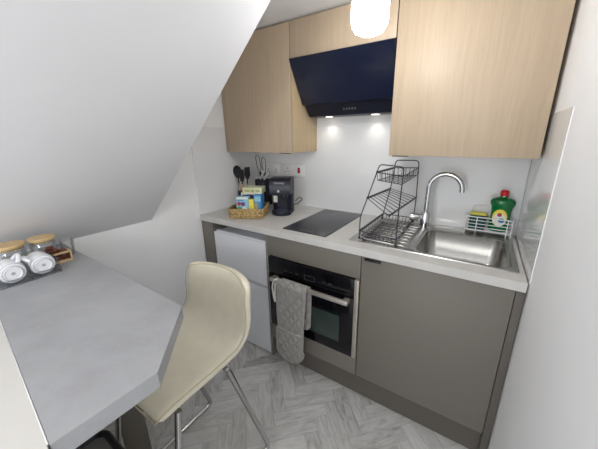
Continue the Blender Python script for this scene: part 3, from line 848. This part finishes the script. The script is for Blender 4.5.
# ------------------------------------------------------------------ things on the bar
TB = TZ-.002                                              # bar surface
ox0, ox1, oy0, oy1 = .288, .378, -1.634, -1.471
t = thing('acrylic_organiser', 'clear acrylic tray holding white cups on the breakfast bar', 'organiser', (.333, -1.555, TB))
bm = bmesh.new(); th = .003; oh = .062
bx(bm, ox0, ox1, oy0, oy1, TB, TB+th); bx(bm, ox0, ox0+th, oy0, oy1, TB+th, TB+oh); bx(bm, ox1-th, ox1, oy0, oy1, TB+th, TB+.022)
for y in (oy0, oy1-th, -1.5503): bx(bm, ox0+th, ox1-th, y, y+th, TB+th, TB+oh*.8)
link('tray', bm, 'acryl', t, smooth=False)
bm = bmesh.new()
for a, b in (((ox1, oy0, TB+.0015), (ox1, oy1, TB+.0015)), ((ox1, oy1, TB+.0015), (ox0, oy1, TB+.0015)), ((ox1, oy0, TB+.022), (ox1, oy1, TB+.022)), ((ox1, oy1, TB), (ox1, oy1, TB+.022)),
             ((ox1, -1.549, TB), (ox1, -1.549, TB+.022)), ((ox0, oy1, TB+oh*.8), (ox1, oy1, TB+oh*.8)), ((ox0, -1.549, TB+oh*.8), (ox1, -1.549, TB+oh*.8))):
    tube(bm, [a, b], .0011, 6)
link('edges', bm, 'acedge', t)
def cup(label, y, hang):
    c = Vector((.369, y, TB+.0389))
    t = thing('espresso_cup', label, 'cup', (c.x, c.y, TB+.003), 0, 'white cups in the clear tray')
    bm = bmesh.new()      # lies on its side, axis along x, foot towards +x
    lathe(bm, [(.0, -.003), (.0185, -.003), (.0205, .0), (.0225, 0), (.024, -.004), (.027, -.0045), (.028, -.007), (.0315, -.0075), (.0338, -.012), (.0357, -.026), (.0357, -.070), (.0335, -.070), (.0335, -.03), (.031, -.014), (.024, -.009), (.0, -.008)], c, 40, 'X')
    link('body', bm, 'china', t)
    bm = bmesh.new(); lathe(bm, [(.0, -.0028), (.0055, -.0028), (.0055, -.0022), (.0, -.0022)], c, 16, 'X'); link('maker_mark', bm, 'chinag', t)
    bm = bmesh.new()
    for q_, x_ in ((.0252, -.0042), (.0326, -.0094)): tube(bm, [c+Vector((x_, math.cos(2*PI*k/32)*q_, math.sin(2*PI*k/32)*q_)) for k in range(32)], .0009, 6, True)  # grey rings paint the reflections along the stepped edges of the foot
    link('reflection_rings', bm, 'chinag', t)
    ca, sa = math.cos(hang), math.sin(hang)
    bm = bmesh.new(); P = []
    for k in range(11):
        a = -1.35+2.7*k/10; rr = .030+.026*math.cos(a); xx = -.037-.027*math.sin(a)
        P.append(c+Vector((xx, ca*rr, sa*rr)))
    tube(bm, P, .0062, 8); link('handle', bm, 'china', t)
cup('white cup on its side, right one of the two in the clear tray', -1.511, math.radians(140))
cup('white cup on its side, left one of the two in the clear tray', -1.587, math.radians(60))

def jar(label, x, y, r, h):
    t = thing('storage_jar', label, 'jar', (x, y, TB), 0, 'lidded glass jars')
    bm = bmesh.new(); lathe(bm, [(r-.004, 0), (r, .004), (r, h-.006), (r-.006, h), (r-.0085, h), (r-.003, h-.008), (r-.003, .006), (0, .006)], (x, y, TB), 32); link('glass', bm, 'glass', t)
    bm = bmesh.new(); lathe(bm, [(r-.010, h-.008), (r-.010, h+.001), (r+.001, h+.001), (r+.002, h+.003), (r+.002, h+.011), (r, h+.013), (0, h+.013)], (x, y, TB), 36); link('lid', bm, 'bamboo', t)
jar('glass jar with bamboo lid standing behind the maroon packets', .205, -1.465, .039, .086)
jar('glass jar with bamboo lid standing behind the left white cup', .205, -1.556, .043, .086)

# small wooden box of wrapped packets, open towards the room and at the top
wx0, wx1, wy0, wy1, wh, th = .250, .284, -1.497, -1.407, .041, .005
t = thing('wooden_box', 'small open light wood box behind the right end of the clear tray', 'box', ((wx0+wx1)/2, (wy0+wy1)/2, TB))
bm = bmesh.new()
bx(bm, wx0, wx1, wy0, wy1, TB, TB+th); bx(bm, wx0, wx1, wy0, wy0+th, TB+th, TB+wh); bx(bm, wx0, wx1, wy1-th, wy1, TB+th, TB+wh)
bx(bm, wx0, wx0+.003, wy0+th, wy1-th, TB+th, TB+wh); bx(bm, wx1-.005, wx1, wy0+th, wy1-th, TB+wh-.007, TB+wh); bx(bm, wx1-.005, wx1, wy0+th, wy1-th, TB+th, TB+th+.004)
link('frame', bm, 'pine', t, smooth=False)
n_ = 0
for lay, (z, ys) in enumerate(((.006, (-1.478, -1.452, -1.425)), (.0145, (-1.474, -1.448, -1.424)), (.023, (-1.478, -1.453, -1.427)), (.0315, (-1.474, -1.447, -1.424)), (.040, (-1.479, -1.456, -1.430)), (.050, (-1.475, -1.451)), (.060, (-1.463,)))):
    for y in ys:
        bm = bmesh.new(); bx(bm, -.012, .012, -.011, .011, 0, .0075, .0025)
        o = link('coffee_sachet', bm, 'maroon' if n_ % 2 else 'brownf'); n_ += 1
        o.location = (.2665, y, TB+z); o.rotation_euler = (random.uniform(-.1, .1), 0, random.uniform(-.25, .25)) if lay < 4 else (random.uniform(-.5, .5), random.uniform(-.3, .3), random.uniform(-.8, .8))
        props(o, 'shiny maroon wrapped packet heaped in the small wooden box', 'packet', 'packets in the wooden box')
t = thing('clear_pot', 'small empty clear plastic pot behind the wooden box', 'pot', (.207, -1.395, TB))
bm = bmesh.new(); lathe(bm, [(.020, 0), (.025, .068), (.023, .068), (.0185, .003), (0, .003)], (.207, -1.395, TB), 24); link('vessel', bm, 'glass', t)

# ------------------------------------------------------------------ camera, world, lights
def spot(name, x, y, z, e):
    l = bpy.data.lights.new(name, 'SPOT'); l.energy = e; l.spot_size = math.radians(120); l.spot_blend = .8; l.color = (1, .93, .82); l.shadow_soft_size = .02
    o = bpy.data.objects.new(name, l); C.objects.link(o); o.location = (x, y, z)
for x in (.718, 1.03): spot('hood_spot', x, -.06, 1.54, .65)
rl = bpy.data.lights.new('room_fill_light', 'POINT'); rl.energy = 24; rl.color = (1, .985, .965); rl.shadow_soft_size = .12  # fill light added behind the camera to brighten the slope and left wall
ro = bpy.data.objects.new('room_fill_light', rl); C.objects.link(ro); ro.location = (1.30, -2.8, 1.45)
w = bpy.data.worlds.new('World'); bpy.context.scene.world = w; w.use_nodes = True
bg = w.node_tree.nodes['Background']; bg.inputs[0].default_value = (.90, .95, 1, 1); bg.inputs[1].default_value = 1.6

cam = bpy.data.cameras.new('camera'); co = bpy.data.objects.new('camera', cam); C.objects.link(co)
R = Matrix(((0.84502659, 0.53465032, -0.00889346), (-0.14496596, 0.2450675, 0.95860669), (-0.51469887, 0.8087589, -0.28459465)))
X, Y, Z = R[0], R[1], -R[2]
co.matrix_world = Matrix(((X.x, Y.x, Z.x, 1.61574), (X.y, Y.y, Z.y, -1.75235), (X.z, Y.z, Z.z, 1.40903), (0, 0, 0, 1)))
cam.sensor_width = 36; cam.lens = 272.54/598*36; cam.clip_start = .02
cam.shift_x = -(306.877-299)/598; cam.shift_y = (220.04-224.5)/598
sc = bpy.context.scene; sc.camera = co
vs = sc.view_settings; vs.view_transform = 'Standard'; vs.look = 'None'; vs.exposure = .14; vs.gamma = 1; vs.use_curve_mapping = False
sc.cycles.max_bounces = 10; sc.cycles.diffuse_bounces = 7; sc.cycles.glossy_bounces = 5; sc.cycles.transparent_max_bounces = 16
sc.cycles.use_denoising = True; sc.cycles.sample_clamp_indirect = 6
